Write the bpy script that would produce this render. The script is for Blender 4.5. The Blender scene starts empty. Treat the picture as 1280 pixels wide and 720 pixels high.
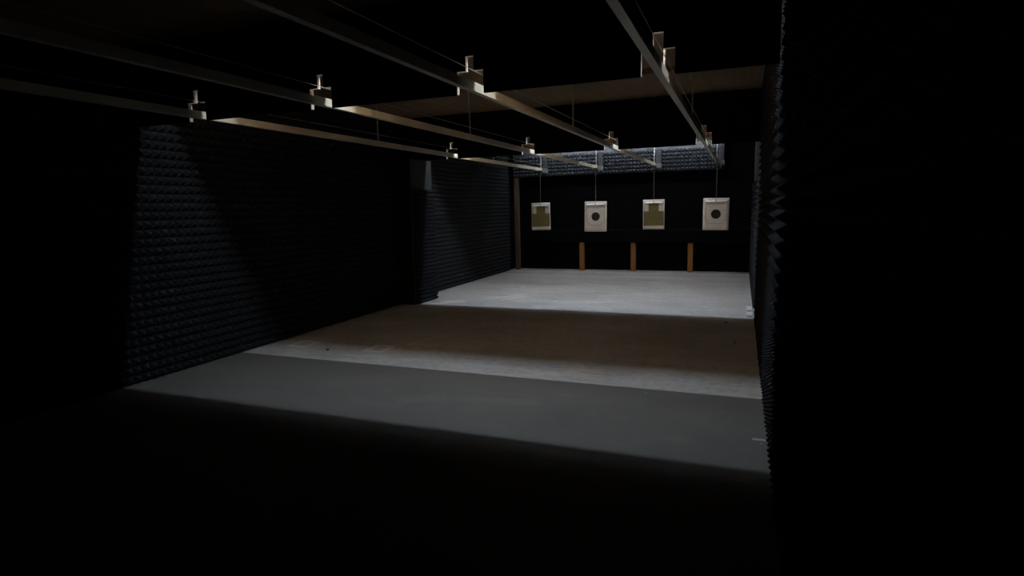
import bpy, bmesh, math, random
from mathutils import Vector, Matrix
random.seed(7)
S = bpy.context.scene
C = S.collection
R = math.radians

# ------------------------------------------------------------------ colour
S.view_settings.view_transform = 'Standard'
S.view_settings.look = 'None'
S.view_settings.gamma = 1
S.view_settings.use_curve_mapping = False
S.view_settings.exposure = 0.0
w = bpy.data.worlds.new('World'); S.world = w
w.use_nodes = True
w.node_tree.nodes['Background'].inputs[0].default_value = (0, 0, 0, 1)
w.node_tree.nodes['Background'].inputs[1].default_value = 0

# ------------------------------------------------------------------ node helpers
class E:
    """tiny expression wrapper over Math nodes"""
    def __init__(s, nt, sock): s.nt, s.s = nt, sock
    def _op(s, op, o=None, o2=None, rev=False):
        n = s.nt.nodes.new('ShaderNodeMath'); n.operation = op
        args = [s, o] if not rev else [o, s]
        if o2 is not None: args.append(o2)
        for i, a in enumerate(args):
            if a is None: continue
            if isinstance(a, E): s.nt.links.new(a.s, n.inputs[i])
            else: n.inputs[i].default_value = a
        return E(s.nt, n.outputs[0])
    def __add__(s, o): return s._op('ADD', o)
    def __sub__(s, o): return s._op('SUBTRACT', o)
    def __mul__(s, o): return s._op('MULTIPLY', o)
    def abs(s): return s._op('ABSOLUTE')
    def max(s, o): return s._op('MAXIMUM', o)
    def min(s, o): return s._op('MINIMUM', o)
    def lt(s, o): return s._op('LESS_THAN', o)
    def gt(s, o): return s._op('GREATER_THAN', o)
    def sqrt(s): return s._op('SQRT')
    def mod(s, o): return s._op('MODULO', o)
    def smooth(s, a, b):
        n = s.nt.nodes.new('ShaderNodeMapRange'); n.interpolation_type = 'SMOOTHSTEP'
        s.nt.links.new(s.s, n.inputs[0])
        n.inputs[1].default_value = a; n.inputs[2].default_value = b
        n.inputs[3].default_value = 0; n.inputs[4].default_value = 1
        return E(s.nt, n.outputs[0])

def new_mat(name, rough=.8, metal=0, spec=.3):
    m = bpy.data.materials.new(name); m.use_nodes = True
    b = m.node_tree.nodes['Principled BSDF']
    b.inputs['Roughness'].default_value = rough
    b.inputs['Metallic'].default_value = metal
    b.inputs['Specular IOR Level'].default_value = spec
    return m, m.node_tree, b

def coords(nt):
    t = nt.nodes.new('ShaderNodeTexCoord')
    sp = nt.nodes.new('ShaderNodeSeparateXYZ'); nt.links.new(t.outputs['Object'], sp.inputs[0])
    return t.outputs['Object'], E(nt, sp.outputs[0]), E(nt, sp.outputs[1]), E(nt, sp.outputs[2])

def noise(nt, vec, scale, detail=4, rough=.55, stretch=None, dist=0):
    if stretch:
        mp = nt.nodes.new('ShaderNodeMapping'); mp.inputs['Scale'].default_value = stretch
        nt.links.new(vec, mp.inputs[0]); vec = mp.outputs[0]
    n = nt.nodes.new('ShaderNodeTexNoise'); nt.links.new(vec, n.inputs['Vector'])
    n.inputs['Scale'].default_value = scale; n.inputs['Detail'].default_value = detail
    n.inputs['Roughness'].default_value = rough; n.inputs['Distortion'].default_value = dist
    return E(nt, n.outputs['Fac'])

def mix(nt, fac, a, b):
    n = nt.nodes.new('ShaderNodeMix'); n.data_type = 'RGBA'
    if isinstance(fac, E): nt.links.new(fac.s, n.inputs[0])
    else: n.inputs[0].default_value = fac
    for i, v in ((6, a), (7, b)):
        if isinstance(v, tuple): n.inputs[i].default_value = (*v, 1)
        else: nt.links.new(v, n.inputs[i])
    return n.outputs[2]

def bump(nt, bsdf, h, strength, dist=.01):
    n = nt.nodes.new('ShaderNodeBump'); n.inputs['Strength'].default_value = strength
    n.inputs['Distance'].default_value = dist
    nt.links.new(h.s, n.inputs['Height']); nt.links.new(n.outputs[0], bsdf.inputs['Normal'])

def simple(name, a, b=None, scale=8, rough=.8, metal=0, spec=.3, stretch=None, bmp=0):
    m, nt, bs = new_mat(name, rough, metal, spec)
    b = b or tuple(x * .8 for x in a)
    v, *_ = coords(nt)
    n = noise(nt, v, scale, stretch=stretch)
    nt.links.new(mix(nt, n.smooth(.3, .7), a, b), bs.inputs['Base Color'])
    if bmp: bump(nt, bs, n, bmp)
    return m

M = {}
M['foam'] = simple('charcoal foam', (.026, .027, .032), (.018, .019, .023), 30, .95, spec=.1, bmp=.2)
M['litfoam'] = simple('lit grey foam', (.048, .050, .060), (.043, .045, .054), 30, .95, spec=.1)  # lighter copy of the wall foam, coloured to look strongly lit
M['felt'] = simple('black felt', (.008, .008, .008), (.005, .005, .005), 40, .95, spec=.05)
M['rubber'] = simple('black rubber', (.0035, .0035, .0035), (.0022, .0022, .0024), 5, .85, spec=.06, bmp=.2)
M['blackwall'] = simple('black painted wall', (.010, .010, .010), (.007, .007, .007), 3, .9, spec=.1)
M['grey_board'] = simple('grey painted board', (.085, .087, .095), (.065, .067, .074), 6, .7)
M['plate'] = simple('dark grey plate', (.032, .033, .038), (.024, .025, .029), 6, .6)
M['pil'] = simple('dark grey plaster', (.070, .071, .072), (.045, .046, .048), 4, .8)
M['dimpil'] = simple('dimmed grey plaster', (.045, .046, .047), (.028, .029, .030), 4, .8)  # darker copy of the plaster, keeps the pilaster's unlit side dim
M['backing'] = simple('pine bounce sheet', (.50, .33, .19), (.41, .265, .145), 4, .8, stretch=(1, 1, 6))
M['ply'] = simple('plywood', (.28, .175, .095), (.21, .13, .07), 3, .75, stretch=(6, .5, 6), spec=.2)
M['core'] = simple('plywood edge', (.84, .76, .70), (.72, .62, .54), 30, .8, stretch=(1, 1, 6))
M['pine'] = simple('pine post', (.38, .165, .05), (.29, .12, .035), 5, .7, stretch=(8, 8, .6))
M['darkpine'] = simple('brown pine post', (.13, .085, .055), (.09, .06, .04), 5, .8, stretch=(8, 8, .6))  # darker, browner timber than the short posts
M['shaded'] = simple('black stained timber', (.014, .010, .007), (.010, .007, .005), 5, .8, stretch=(8, 8, .6))  # near-black sheet over the pilaster front, its shade put into the colour
M['galv'] = simple('galvanised steel', (.74, .675, .54), (.64, .58, .46), 14, .45, .25, .4, stretch=(1, .2, 1))
M['steel'] = simple('bright steel', (.72, .72, .72), (.6, .6, .6), 20, .35, 1)
M['dull'] = simple('dull zinc steel', (.20, .19, .18), (.13, .125, .12), 20, .6, .3)
M['zinc'] = simple('zinc rod', (.46, .43, .39), (.38, .35, .32), 20, .6, .2)
M['greenbox'] = simple('grey green enamel', (.13, .155, .135), (.10, .12, .105), 20, .5)
M['darkmetal'] = simple('dark metal', (.02, .02, .02), (.014, .014, .014), 20, .5)
M['white'] = simple('white plastic', (.80, .78, .78), (.7, .68, .68), 10, .5)
M['alu'] = simple('brushed aluminium', (.85, .83, .82), (.75, .73, .72), 10, .4, .3)
M['tape'] = simple('grey tape', (.42, .42, .42), (.34, .34, .34), 20, .6)

# floor: dark paint near the firing line, bare concrete beyond it
def floor_mat():
    m, nt, bs = new_mat('painted concrete', .72, 0, .25)
    v, x, y, z = coords(nt)
    big = noise(nt, v, .7, 5, .6, (1, 1.6, 1)); fine = noise(nt, v, 14, 6, .65)
    streak = noise(nt, v, 2.2, 5, .6, (.6, 3, 1), 1.0)
    con = mix(nt, big.smooth(.35, .68), (.53, .535, .55), (.40, .407, .418))
    con = mix(nt, fine.smooth(.38, .72) * .6, con, (.29, .285, .28))
    con = mix(nt, streak.smooth(.52, .72) * .4, con, (.62, .62, .615))
    con = mix(nt, streak.smooth(.48, .30) * .35, con, (.28, .27, .25))
    # worn pale square outlines on the bare concrete
    for cx, cy, s in ((-4.31, 4.88, .10), (-3.40, 4.92, .095)):
        d = (x - cx).abs().max((y - cy).abs() * .85)
        ring = (d - s).abs().smooth(.035, .015)
        con = mix(nt, ring * .6, con, (.85, .80, .70))
    paint = None
    def stroke(ax, ay, bx, by, wd, col, k, on_paint=False):
        nonlocal con, paint
        L = math.hypot(bx - ax, by - ay); ux, uy = (bx - ax) / L, (by - ay) / L
        t = (x - (ax + bx) / 2) * ux + (y - (ay + by) / 2) * uy
        s_ = (x - (ax + bx) / 2) * (-uy) + (y - (ay + by) / 2) * ux
        d = (s_.abs() * (1 / wd)).max(t.abs() * (2 / L)) + (fine - .5) * .9
        if on_paint: paint = mix(nt, d.smooth(1.15, .6) * k, paint, col)
        else: con = mix(nt, d.smooth(1.15, .75) * k, con, col)
    pale = (.82, .79, .72)
    stroke(-4.20, 7.72, -3.85, 7.86, .10, pale, .7)
    stroke(-4.25, 7.55, -4.0, 7.62, .05, pale, .6)
    stroke(-3.62, 8.2, -3.2, 8.75, .04, pale, .55)
    stroke(-3.4, 8.15, -3.1, 8.6, .03, pale, .5)
    stroke(-3.9, 10.1, -3.5, 10.3, .08, (.42, .38, .32), .7)
    stroke(-3.2, 5.15, -3.0, 5.75, .018, pale, .35)
    stroke(-2.97, 5.85, -2.85, 6.4, .018, pale, .35)
    stroke(-1.40, 4.60, -1.05, 4.78, .09, (.50, .44, .36), .45)
    stroke(-1.25, 4.68, -.95, 4.66, .03, (.26, .22, .18), .45)
    # saw cut across the slab near the far wall
    con = mix(nt, (y - 11.62).abs().smooth(.05, .02) * .75, con, (.13, .13, .14))
    con = mix(nt, y.smooth(11.9, 12.3) * .3, con, (.25, .25, .25))  # slab turns darker grey towards the far wall
    paint = mix(nt, big.smooth(.3, .7), (.142, .139, .132), (.118, .115, .110))
    paint = mix(nt, fine.smooth(.5, .8) * .35, paint, (.19, .188, .184))
    paint = mix(nt, streak.smooth(.55, .75) * .4, paint, (.20, .196, .188))
    stroke(-1.95, 3.74, -1.30, 3.86, .07, (.22, .215, .205), .3, True)
    stroke(-2.35, 3.55, -2.0, 3.78, .10, (.20, .195, .19), .3, True)
    stroke(-3.2, 3.7, -2.7, 4.1, .16, (.17, .165, .16), .3, True)
    edge = noise(nt, v, 25, 3)
    near = (y + (edge - .5) * .012).lt(4.385)
    nt.links.new(mix(nt, near, con, paint), bs.inputs['Base Color'])
    bump(nt, bs, fine, .15, .004)
    return m
M['floor'] = floor_mat()

# target faces (object coordinates: x across, z down from the top edge at 0)
def target_mat(kind, W, H):
    m, nt, bs = new_mat('printed ' + kind + ' paper', .85, 0, .2)
    v, x, y, z = coords(nt)
    zz = (z * -1.0)
    wr = noise(nt, v, 9, 3)
    paper = mix(nt, wr.smooth(.3, .7), (.85, .79, .73), (.77, .71, .65))
    if kind == 'silhouette':
        head = (x.abs().lt(.235 * W)) * zz.gt(.11 * H) * zz.lt(.40 * H)
        body = (x.abs().lt(.47 * W)) * zz.gt(.39 * H) * zz.lt(.875 * H)
        sil = head.max(body)
        r = (x * x + (zz - .51 * H) * (zz - .51 * H)).sqrt()
        ring = ((r.mod(.035) - .0175).abs()).smooth(.0165, .0125) * -1.0 + 1.0
        ring = ring * r.lt(.19)
        olive = mix(nt, noise(nt, v, 20).smooth(.3, .7), (.20, .165, .068), (.165, .135, .05))
        olive = mix(nt, ring * .55, olive, (.10, .085, .035))
        box = (x.abs().gt(.235 * W)) * (x.abs().lt(.47 * W)) * zz.gt(.11 * H) * zz.lt(.39 * H)
        col = mix(nt, box * .35, paper, (.45, .42, .38))
        col = mix(nt, sil, col, olive)
    else:
        r = (x * x + (zz - .50 * H) * (zz - .50 * H)).sqrt()
        ax = x.abs()
        # octagonal lower outline
        d = (ax - .40 * W).max(zz - .79 * H).max((ax + zz - (.40 * W + .79 * H - .075)) * .707)
        line = d.abs().smooth(.006, .0025) * zz.gt(.11 * H)
        top = (zz - .115 * H).abs().smooth(.005, .002) * ax.lt(.40 * W)
        col = mix(nt, line.max(top) * .65, paper, (.20, .18, .17))
        col = mix(nt, r.smooth(.19 * W + .002, .19 * W - .002), col, (.035, .025, .022))
    nt.links.new(col, bs.inputs['Base Color'])
    return m

# ------------------------------------------------------------------ object helpers
def mesh_obj(name, bm, mat, parent=None, loc=(0, 0, 0), smooth=False):
    me = bpy.data.meshes.new(name)
    bmesh.ops.recalc_face_normals(bm, faces=bm.faces)
    bm.to_mesh(me); bm.free()
    if smooth:
        for p in me.polygons: p.use_smooth = True
    me.materials.append(mat)
    o = bpy.data.objects.new(name, me); C.objects.link(o)
    o.location = loc
    if parent: o.parent = parent
    return o

def tag(o, label=None, cat=None, group=None, kind=None):
    if label: o['label'] = label
    if cat: o['category'] = cat
    if group: o['group'] = group
    if kind: o['kind'] = kind
    return o

def thing(name, label, cat, loc=(0, 0, 0), group=None):
    o = bpy.data.objects.new(name, None); C.objects.link(o); o.location = loc
    o.empty_display_size = .1
    return tag(o, label, cat, group)

def box(bm, x0, x1, y0, y1, z0, z1, bevel=0):
    b2 = bmesh.new()
    bmesh.ops.create_cube(b2, size=1)
    for v in b2.verts:
        v.co = Vector(((x0 + x1) / 2 + v.co.x * (x1 - x0), (y0 + y1) / 2 + v.co.y * (y1 - y0), (z0 + z1) / 2 + v.co.z * (z1 - z0)))
    if bevel:
        bmesh.ops.bevel(b2, geom=list(b2.edges), offset=bevel, segments=2, affect='EDGES', profile=.5)
    me = bpy.data.meshes.new('tmp'); b2.to_mesh(me); b2.free(); bm.from_mesh(me); bpy.data.meshes.remove(me)

def cyl(bm, a, b, r, n=10, r2=None):
    a, b = Vector(a), Vector(b); d = b - a
    q = d.to_track_quat('Z', 'Y').to_matrix().to_4x4()
    bmesh.ops.create_cone(bm, cap_ends=True, segments=n, radius1=r, radius2=r if r2 is None else r2, depth=d.length,
                          matrix=Matrix.Translation((a + b) / 2) @ q)

def ring(bm, mtx, R0, r0, nu=12, nv=6, sz=1.0):
    vs = []
    for i in range(nu):
        a = 2 * math.pi * i / nu
        row = []
        for j in range(nv):
            b = 2 * math.pi * j / nv
            p = Vector(((R0 + r0 * math.cos(b)) * math.cos(a), r0 * math.sin(b), (R0 + r0 * math.cos(b)) * math.sin(a) * sz))
            row.append(bm.verts.new(mtx @ p))
        vs.append(row)
    for i in range(nu):
        for j in range(nv):
            bm.faces.new((vs[i][j], vs[(i + 1) % nu][j], vs[(i + 1) % nu][(j + 1) % nv], vs[i][(j + 1) % nv]))

def boxes(name, mat, rects, parent=None, bevel=0):
    bm = bmesh.new()
    for r_ in rects: box(bm, *r_, bevel)
    return mesh_obj(name, bm, mat, parent)

def foam(name, mat, org, U, V, N, nu, nv, pitch, depth, base, parent=None, skip=None, flat=.10):
    """sheet of foam pyramids: org corner, U/V in-plane, N outwards; base = backing thickness.  Each pyramid has a small blunt top."""
    org, U, V, N = Vector(org), Vector(U), Vector(V), Vector(N)
    vs, fs = [], []
    P = lambda u, v, n: tuple(org + U * u + V * v + N * n)
    for i in range(nu):
        for j in range(nv):
            if skip and skip((i + .5) * pitch, (j + .5) * pitch): continue
            u, v = i * pitch, j * pitch
            k = len(vs); c = pitch / 2; f = pitch * flat / 2
            jz = 1 + random.uniform(-.05, .05)
            vs += [P(u, v, base), P(u + pitch, v, base), P(u + pitch, v + pitch, base), P(u, v + pitch, base),
                   P(u + c - f, v + c - f, base + depth * jz), P(u + c + f, v + c - f, base + depth * jz),
                   P(u + c + f, v + c + f, base + depth * jz), P(u + c - f, v + c + f, base + depth * jz)]
            fs += [(k, k + 1, k + 5, k + 4), (k + 1, k + 2, k + 6, k + 5), (k + 2, k + 3, k + 7, k + 6), (k + 3, k, k + 4, k + 7), (k + 4, k + 5, k + 6, k + 7)]
    # backing slab
    k = len(vs); a, b = nu * pitch, nv * pitch
    e = base * .98
    vs += [P(0, 0, 0), P(a, 0, 0), P(a, b, 0), P(0, b, 0), P(0, 0, e), P(a, 0, e), P(a, b, e), P(0, b, e)]
    fs += [(k, k + 3, k + 2, k + 1), (k + 4, k + 5, k + 6, k + 7), (k, k + 1, k + 5, k + 4), (k + 1, k + 2, k + 6, k + 5), (k + 2, k + 3, k + 7, k + 6), (k + 3, k, k + 4, k + 7)]
    me = bpy.data.meshes.new(name); me.from_pydata(vs, [], fs); me.update(); me.materials.append(mat)
    o = bpy.data.objects.new(name, me); C.objects.link(o)
    if parent: o.parent = parent
    return o

# ------------------------------------------------------------------ measures
CAMZ = 1.40
CEIL = 2.74
XL, XR = -4.80, .24               # wall faces behind the foam
YN, YF = -1.6, 12.55
K = .765                          # rail height over the eye
RZ = CAMZ + K
RX = [-5.20 * K, -3.65 * K, -2.13 * K, -.605 * K]
B1, B2, B3 = 3.50, 7.85, 12.12    # baffle fronts
BZ = 2.115                        # underside of the baffles

# ------------------------------------------------------------------ setting
def struct(name, mat, rects, parent=None):
    return tag(boxes(name, mat, rects, parent), kind='structure')
struct('floor', M['floor'], [(XL - .2, XR + .2, YN - .2, YF + .2, -.2, 0)])
struct('ceiling', M['ply'], [(XL - .2, XR + .2, YN - .2, YF + .2, CEIL, CEIL + .15)])
struct('wall_left', M['blackwall'], [(XL - .2, XL, YN - .2, YF + .2, 0, CEIL)])
struct('wall_right', M['blackwall'], [(XR, XR + .2, YN - .2, YF + .2, 0, CEIL)])
struct('wall_back', M['rubber'], [(XL, XR, YF, YF + .2, 0, CEIL)])
struct('wall_front', M['blackwall'], [(XL, XR, YN - .2, YN, 0, CEIL)])
# pilaster on the left wall at the second baffle, and its flush twin on the right
struct('trim_1', M['dimpil'], [(XL, -4.435, 7.44, 8.03, 0, BZ - .005)])
struct('trim_2', M['shaded'], [(-4.80, -4.432, 7.395, 7.44, 0, BZ - .005)])
struct('trim_3', M['ply'], [(XL, XR, 6.22, 6.28, CEIL - .045, CEIL)])
struct('trim_4', M['pil'], [(.213, XR, 8.05, YF, 0, CEIL)])

p = .075
def foam_thing(name, label, *a, **k):
    return tag(foam(name, M['foam'], *a, **k), label, 'foam panel')
foam_thing('acoustic_foam_panel', 'black pyramid foam covering the long near stretch of the left wall',
           (XL + .022, -1.55, .002), (0, 1, 0), (0, 0, 1), (1, 0, 0), 119, 36, p, .055, .088)
foam_thing('acoustic_foam_panel', 'black pyramid foam on the far left wall beside the leftmost target',
           (XL + .022, 8.04, .002), (0, 1, 0), (0, 0, 1), (1, 0, 0), 53, 36, p, .05, .015)
foam_thing('acoustic_foam_panel', 'narrow black foam strip on the left pilaster below its bare grey top',
           (-4.435, 7.445, .0), (0, 1, 0), (0, 0, 1), (1, 0, 0), 10, 29, .058, .045, .02)
foam_thing('acoustic_foam_panel', 'black pyramid foam covering the near right wall beside the firing line',
           (XR - .003, -1.55, .002), (0, 1, 0), (0, 0, 1), (-1, 0, 0), 119, 36, p, .055, .012)
foam_thing('acoustic_foam_panel', 'black pyramid foam on the far right wall beside the rightmost target',
           (.211, 8.10, .002), (0, 1, 0), (0, 0, 1), (-1, 0, 0), 55, 23, p, .035, .008)

# ------------------------------------------------------------------ baffles
def baffle_profile(slots, x0, x1, z0, z1, lift=0):
    zb = z0; pts = [(x0, zb + lift)]
    for cx in slots:
        wide, nar = .095, .030
        zt, zn = z0 + .145, z0 + .235
        pts += [(cx - wide, zb + lift), (cx - wide, zt), (cx - nar, zt), (cx - nar, zn), (cx + nar, zn), (cx + nar, zt), (cx + wide, zt), (cx + wide, zb + lift)]
    pts += [(x1, zb + lift), (x1, z1), (x0, z1)]
    return pts

def slab(name, pts, y0, y1, mat, parent):
    bm = bmesh.new()
    a = [bm.verts.new((x, y0, z)) for x, z in pts]
    b = [bm.verts.new((x, y1, z)) for x, z in pts]
    bm.faces.new(a); bm.faces.new(b[::-1])
    bm.normal_update()
    n = len(pts)
    for i in range(n):
        bm.faces.new((a[i], b[i], b[(i + 1) % n], a[(i + 1) % n]))
    bmesh.ops.triangulate(bm, faces=[f for f in bm.faces if len(f.verts) > 4])
    return mesh_obj(name, bm, mat, parent)

for yb, xa, xb, lab in ((B1, -4.625, .165, 'black overhead baffle nearest the camera, with four T-shaped notches for the rails'),
                       (B2, XL, XR, 'black overhead baffle halfway down the range, small T-shaped notches for the rails')):
    t = thing('ceiling_baffle', lab, 'baffle', (0, 0, 0))
    pts = baffle_profile(RX, xa, xb, BZ, CEIL)
    slab('felt_facing', pts, yb, yb + .012, M['felt'], t)
    o = slab('plywood_core', baffle_profile(RX, xa, xb, BZ, CEIL, .007), yb + .012, yb + .041, M['core'], t)
    slab('bounce_sheet', baffle_profile(RX, xa, xb, BZ, CEIL, .007), yb + .041, yb + .045, M['backing'], t); o['label'] = 'pale plywood core seen at the cut edges'  # unseen rear layer, added to warm the light bounced downrange

# far baffle: grey board with a band of foam pyramids
t = thing('ceiling_baffle', 'overhead baffle above the targets faced with grey-lit foam pyramids', 'baffle')
boxes('backing_board', M['grey_board'], [(-4.70, -.345, B3 + .09, B3 + .13, 2.03, CEIL)], t)
fo = foam('foam_facing', M['litfoam'], (-4.695, B3 + .09, 2.033), (1, 0, 0), (0, 0, 1), (0, -1, 0), 60, 6, .0725, .075, .012, t, None, .12)

# ------------------------------------------------------------------ target rails
ROD_Y = (3.80, 5.97, 9.40, 11.98)
RLAB = ['leftmost of the four overhead steel target rails', 'second overhead steel target rail from the left wall',
        'third overhead steel target rail from the left, leading to the right-hand brown target',
        'rightmost of the four overhead steel target rails, close to the right wall']
def make_rail(label, i):
    t = thing('target_rail', label, 'rail', (RX[i], 0, RZ), 'overhead target rails')
    bm = bmesh.new()
    hw, h0, h1, th = .021, -.028, .028, .004
    # C section: bottom web, two sides, two returned lips
    for r_ in ((-hw, hw, .25, 12.02, h0, h0 + th), (-hw, -hw + th, .25, 12.02, h0 + th, h1), (hw - th, hw, .25, 12.02, h0 + th, h1),
               (-hw + th, -hw + .013, .25, 12.02, h1 - th, h1), (hw - .013, hw - th, .25, 12.02, h1 - th, h1)):
        box(bm, *r_)
    mesh_obj('channel', bm, M['galv'], t)
    for y in ROD_Y:
        bm = bmesh.new(); cyl(bm, (0, y, h0 + th), (0, y, CEIL - RZ), .0075, 8)
        cyl(bm, (0, y, h1), (0, y, h1 + .012), .013, 6)
        r_ = mesh_obj('hanger_rod', bm, M['steel'] if y in (3.80, 11.98) else M['zinc'], t)
    bm = bmesh.new(); cyl(bm, (.012, .3, .10), (.012, 11.95, .10), .0025, 6)
    mesh_obj('drive_cable', bm, M['steel'], t)
    boxes('mounting_plate', M['plate'], [(.025, .125, 12.03, 12.045, -.055, .30)], t, .002)
    mb = boxes('motor_box', M['greenbox'], [(.035, .140, 11.93, 12.03, -.075, .012)], t, .006)
    for x in (.055, .12):
        bm = bmesh.new(); cyl(bm, (x, 11.925, -.015), (x, 11.934, -.015), .006, 10)
        mesh_obj('cover_screw', bm, M['dull'], mb)
    boxes('end_bracket', M['darkmetal'], [(-.028, .036, 12.02, 12.05, -.06, .06)], t, .003)
    return t
for i in range(4): make_rail(RLAB[i], i)

# ------------------------------------------------------------------ hanging targets
TY = 11.88
def make_hanger(label, i, zbar, wbar):
    t = thing('target_hanger', label, 'hanger', (RX[i] + .012, TY, zbar), 'chains and clips holding the targets')
    top = RZ - .028 - zbar
    bm = bmesh.new()
    box(bm, -.034, .034, -.05, .05, top - .085, top, .006)
    ca = mesh_obj('carriage', bm, M['darkmetal'], t)
    for s in (-1, 1):
        for yy in (-.025, .025):
            bm = bmesh.new(); cyl(bm, (s * .034, yy, top - .03), (s * .042, yy, top - .03), .018, 14)
            mesh_obj('wheel', bm, M['darkmetal'], ca)
    mid = .28
    bm = bmesh.new(); cyl(bm, (0, 0, mid), (0, 0, top - .08), .0042, 8)
    mesh_obj('rod', bm, M['dull'], t)
    bm = bmesh.new(); n = 11; st = (mid - .015) / n
    for j in range(n):
        mtx = Matrix.Translation((math.sin(j * 1.1) * .003, 0, .022 + st * j)) @ Matrix.Rotation(R(90 * (j % 2) + 20), 4, 'Z')
        ring(bm, mtx, .0068, .0023, 10, 6, 2.0)
    mesh_obj('chain', bm, M['dull'], t, smooth=True)
    bm = bmesh.new()
    box(bm, -wbar / 2, wbar / 2, -.006, -.003, -.012, .010, .001)
    prof = [(-.003, .014), (-.012, .013), (-.030, -.006), (-.030, -.012), (-.003, -.012)]
    e0 = [bm.verts.new((-wbar / 2, y, z)) for y, z in prof]; e1 = [bm.verts.new((wbar / 2, y, z)) for y, z in prof]
    for k in range(5): bm.faces.new((e0[k], e0[(k + 1) % 5], e1[(k + 1) % 5], e1[k]))
    bm.faces.new(e0); bm.faces.new(e1)
    box(bm, -wbar / 2, wbar / 2, .003, .010, -.012, .010, .002)
    cb = mesh_obj('clip_bar', bm, M['alu'], t)
    bm = bmesh.new(); cyl(bm, (0, -.028, 0), (0, .014, 0), .011, 10)
    mesh_obj('clip_bolt', bm, M['dull'], cb)
    return t

TG = [('silhouette', .415, .575, 1.468, -.3, 'leftmost paper target, brown head-and-shoulders silhouette on white paper'),
      ('bullseye', .460, .615, 1.470, .6, 'left-hand of the two white paper targets with a black round bullseye'),
      ('silhouette', .415, .585, 1.478, -.2, 'paper target with brown silhouette hanging between the two bullseye targets'),
      ('bullseye', .470, .610, 1.478, .5, 'rightmost paper target, white with a black round bullseye')]
HL = ['chain and clip bar holding the leftmost brown silhouette target', 'chain and clip bar holding the left-hand bullseye target',
      'chain and clip bar holding the brown silhouette target third from left', 'chain and clip bar holding the rightmost bullseye target']
for i, (kind, W, H, zt, tilt, lab) in enumerate(TG):
    make_hanger(HL[i], i, zt - .060, .80 * W)
    bm = bmesh.new()
    nx, nz = 10, 14
    f = lambda u, v: .012 * math.sin(u * 2.6 + i) * v * v + .006 * math.sin(v * 3 + i * 2)
    fr, bk = [], []
    for a in range(nx + 1):
        for b in range(nz + 1):
            u, v = a / nx - .5, b / nz
            yy = f(u, v) * min(1, max(0, v - .09) * 4)
            fr.append(bm.verts.new((u * W, yy - .0012, -v * H))); bk.append(bm.verts.new((u * W, yy + .0012, -v * H)))
    q = lambda a, b: a * (nz + 1) + b
    for a in range(nx):
        for b in range(nz):
            bm.faces.new((fr[q(a, b)], fr[q(a, b + 1)], fr[q(a + 1, b + 1)], fr[q(a + 1, b)]))
            bm.faces.new((bk[q(a, b)], bk[q(a + 1, b)], bk[q(a + 1, b + 1)], bk[q(a, b + 1)]))
    rim = [q(a, 0) for a in range(nx)] + [q(nx, b) for b in range(nz)] + [q(a, nz) for a in range(nx, 0, -1)] + [q(0, b) for b in range(nz, 0, -1)]
    for k_ in range(len(rim)):
        a, b = rim[k_], rim[(k_ + 1) % len(rim)]
        bm.faces.new((fr[a], fr[b], bk[b], bk[a]))
    o = mesh_obj('paper_target', bm, target_mat(kind, W, H), None, (RX[i] + .012, TY, zt), True)
    o.rotation_euler = (0, R(tilt), 0)
    tag(o, lab, 'target', 'paper targets')

# ------------------------------------------------------------------ bullet trap at the far wall
o = boxes('rubber_ledge', M['rubber'], [(-4.63, .19, 12.28, YF - .021, .60, .87)], None, .01)
tag(o, 'long black rubber-faced ledge across the far wall below the targets', 'ledge')
PL = ['short wooden post under the black ledge, leftmost of three orange ones', 'short wooden post under the black ledge, middle of three orange ones',
      'short wooden post under the black ledge, rightmost of three orange ones']
for i, x in enumerate((-3.19, -2.085, -.94)):
    bm = bmesh.new(); box(bm, -.05, .05, -.045, .045, 0, .60, .004)
    o = mesh_obj('wooden_post', bm, M['pine'], None, (x, 12.34, 0))
    tag(o, PL[i], 'post', 'wooden posts under the ledge')
bm = bmesh.new(); box(bm, -.05, .05, -.04, .04, 0, 2.02, .004)
o = mesh_obj('wooden_post', bm, M['darkpine'], None, (-4.655 + .02, 12.235, 0))
tag(o, 'tall dim brown wooden post in the far left corner beside the foam wall', 'post')

# ------------------------------------------------------------------ small things on the floor
def white_plate(y, label, ln):
    bm = bmesh.new(); box(bm, -.034, .034, -ln / 2, ln / 2, 0, .016, .004)
    o = mesh_obj('white_plate', bm, M['white'], None, (.132, y, 0))
    tag(o, label, 'plate', 'white plates by the right wall')
    for yy in (-ln * .38, ln * .38):
        bm = bmesh.new(); cyl(bm, (0, yy, .015), (0, yy, .019), .006, 10)
        mesh_obj('screw_head', bm, M['dull'], o)
white_plate(8.17, 'small white plate lying on the floor at the right wall, the farther of two', .33)
white_plate(7.76, 'small white plate lying on the floor at the right wall, the nearer of two', .30)
bm = bmesh.new(); box(bm, -.05, .035, -.018, .018, 0, .002, .0006)
o = mesh_obj('tape_strip', bm, M['tape'], None, (.150, 3.60, 0)); tag(o, 'short pale tape strip on the dark floor beside the right wall', 'tape')

def scrap(name, x, y, s, mat, label, cat, hgt=.006):
    bm = bmesh.new()
    n = 7; ang = random.random() * 6
    a = [bm.verts.new((s * random.uniform(.65, 1.1) * math.cos(ang + 2 * math.pi * k / n), s * .7 * random.uniform(.65, 1.1) * math.sin(ang + 2 * math.pi * k / n), 0)) for k in range(n)]
    b = [bm.verts.new((v.co.x * .8, v.co.y * .8, hgt * random.uniform(.6, 1.2))) for v in a]
    for k in range(n): bm.faces.new((a[k], a[(k + 1) % n], b[(k + 1) % n], b[k]))
    bm.faces.new(a[::-1]); bm.faces.new(b)
    bmesh.ops.triangulate(bm, faces=[f for f in bm.faces if len(f.verts) > 4])
    o = mesh_obj(name, bm, mat, None, (x, y, 0)); tag(o, label, cat)
    return o
SCR = []
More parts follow.
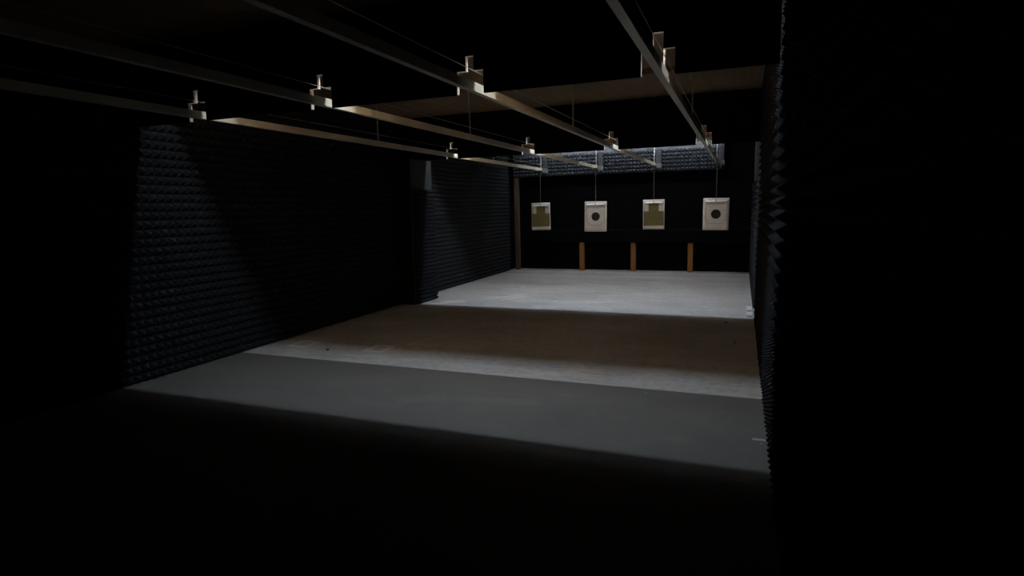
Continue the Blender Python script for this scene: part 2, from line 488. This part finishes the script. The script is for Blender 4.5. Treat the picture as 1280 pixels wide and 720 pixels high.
# (placed by plan position on the slab)
for x, y, s, lab in ((.150, 3.535, .009, 'tiny white scrap on the dark floor just in front of the tape strip'),
                     (-2.005, 4.57, .007, 'tiny white scrap on the floor boundary left of centre, alone in the bright strip'),
                     (-1.43, 3.66, .007, 'tiny white scrap in the middle of the dark floor strip'),
                     (-.625, 4.28, .007, 'tiny white scrap on the dark floor near its far edge, right of centre'),
                     (-.43, 8.15, .045, 'small white paper scrap on the bright far floor below the rightmost target'),
                     (-3.55, 9.55, .05, 'small white paper scrap on the bright far floor toward the left wall')):
    scrap('paper_scrap', x, y, s, M['white'], lab, 'scrap')
for x, y, s, lab in ((-3.88, 4.72, .022, 'small black rubber scrap on the floor between the two worn squares'),
                     (-.13, 7.16, .018, 'small black rubber scrap on the dim floor just before the bright far zone'),
                     (-.02, 6.13, .014, 'small black rubber scrap on the dim floor close to the right wall')):
    scrap('rubber_scrap', x, y, s, M['rubber'], lab, 'scrap', .012)

# ------------------------------------------------------------------ strip lights hidden behind the baffles
def translucent(name, col, k):
    m, nt, bs = new_mat(name, .6)
    bs.inputs['Base Color'].default_value = (*[c * .10 for c in col], 1)
    tr = nt.nodes.new('ShaderNodeBsdfTranslucent'); tr.inputs[0].default_value = (*col, 1)
    mx = nt.nodes.new('ShaderNodeMixShader'); mx.inputs[0].default_value = k
    nt.links.new(bs.outputs[0], mx.inputs[1]); nt.links.new(tr.outputs[0], mx.inputs[2])
    nt.links.new(mx.outputs[0], nt.nodes['Material Output'].inputs[0])
    return m
M['shade'] = translucent('warm glow sheet', (.95, .67, .42), .20)  # unseen shade, made translucent to throw warm light on the rails
M['shade2'] = translucent('pale warm glow sheet', (.95, .80, .62), .26)  # unseen shade, made translucent to bring warm light onto the targets
def emit_mat(name, col, k):
    m, nt, bs = new_mat(name, .5)
    bs.inputs['Base Color'].default_value = (.8, .8, .8, 1)
    bs.inputs['Emission Color'].default_value = (*col, 1); bs.inputs['Emission Strength'].default_value = k
    return m
def lamp(label, y, z, shade_y, shade_z, k, col, mshade, x1=.12, x0=-4.33):
    t = thing('strip_light', label, 'light', (0, y, z), 'ceiling strip lights')
    boxes('housing', M['white'], [(x0, x1, -.03, .03, CEIL - z - .035, CEIL - z - .002)], t)
    sy = shade_y - y
    boxes('shade', mshade, [(x0, x1, sy - .0015, sy + .0015, shade_z - z, CEIL - z - .002)], t)
    bm = bmesh.new(); nseg = 72; xs = [x0 + .03 + (x1 - x0 - .06) * i / nseg for i in range(nseg + 1)]
    rings = [[bm.verts.new((x, .008 * math.cos(math.pi * j / 4), .008 * math.sin(math.pi * j / 4))) for j in range(8)] for x in xs]
    for a, b in zip(rings, rings[1:]):
        for j in range(8): bm.faces.new((a[j], a[(j + 1) % 8], b[(j + 1) % 8], b[j]))
    bm.faces.new(rings[0]); bm.faces.new(rings[-1])
    mesh_obj('tube', bm, emit_mat('lit tube', col, k), t, smooth=True)
    for xx in (x0 + .012, x1 - .012):
        boxes('lamp_holder', M['white'], [(xx - .012, xx + .012, -.014, .014, -.014, CEIL - z - .03)], t)
    return t
COOL = (.80, .91, 1.0)
lamp('long strip light hidden behind the nearest overhead baffle', 3.642, 2.66, 3.69, 2.555, 195, COOL, M['shade'], -.05, -3.10)
lamp('short strip light hidden behind the nearest baffle by the left wall', 3.642, 2.66, 3.69, 2.555, 66, COOL, M['shade'], -3.13, -4.36)
lamp('strip light hidden behind the middle overhead baffle', 7.997, 2.66, 8.045, 2.60, 265, COOL, M['shade2'], .05, -3.95)
lamp('strip light on the ceiling just uprange of the targets', 11.15, 2.66, 10.96, 2.51, 66, COOL, M['ply'], -.36, -4.1)
lamp('added unseen strip light directly over the row of targets', 11.92, 2.68, 11.82, 2.54, 75, COOL, M['pil'], -.36, -4.2)  # extra lamp, added to rake light down the foam facing

# ------------------------------------------------------------------ camera
cd = bpy.data.cameras.new('camera'); co = bpy.data.objects.new('camera', cd); C.objects.link(co)
cd.sensor_width = 36; cd.lens = 36 * 731.2 / 1280; cd.clip_start = .02
yaw, pit, rol = R(21.418), R(-7.908), R(-1.294)
f = Vector((-math.sin(yaw) * math.cos(pit), math.cos(yaw) * math.cos(pit), math.sin(pit)))
r0 = Vector((math.cos(yaw), math.sin(yaw), 0)); u0 = r0.cross(f)
r2 = r0 * math.cos(rol) + u0 * math.sin(rol); u2 = -r0 * math.sin(rol) + u0 * math.cos(rol)
mw = Matrix((r2, u2, -f)).transposed().to_4x4(); mw.translation = (0, 0, CAMZ)
co.matrix_world = mw
S.camera = co
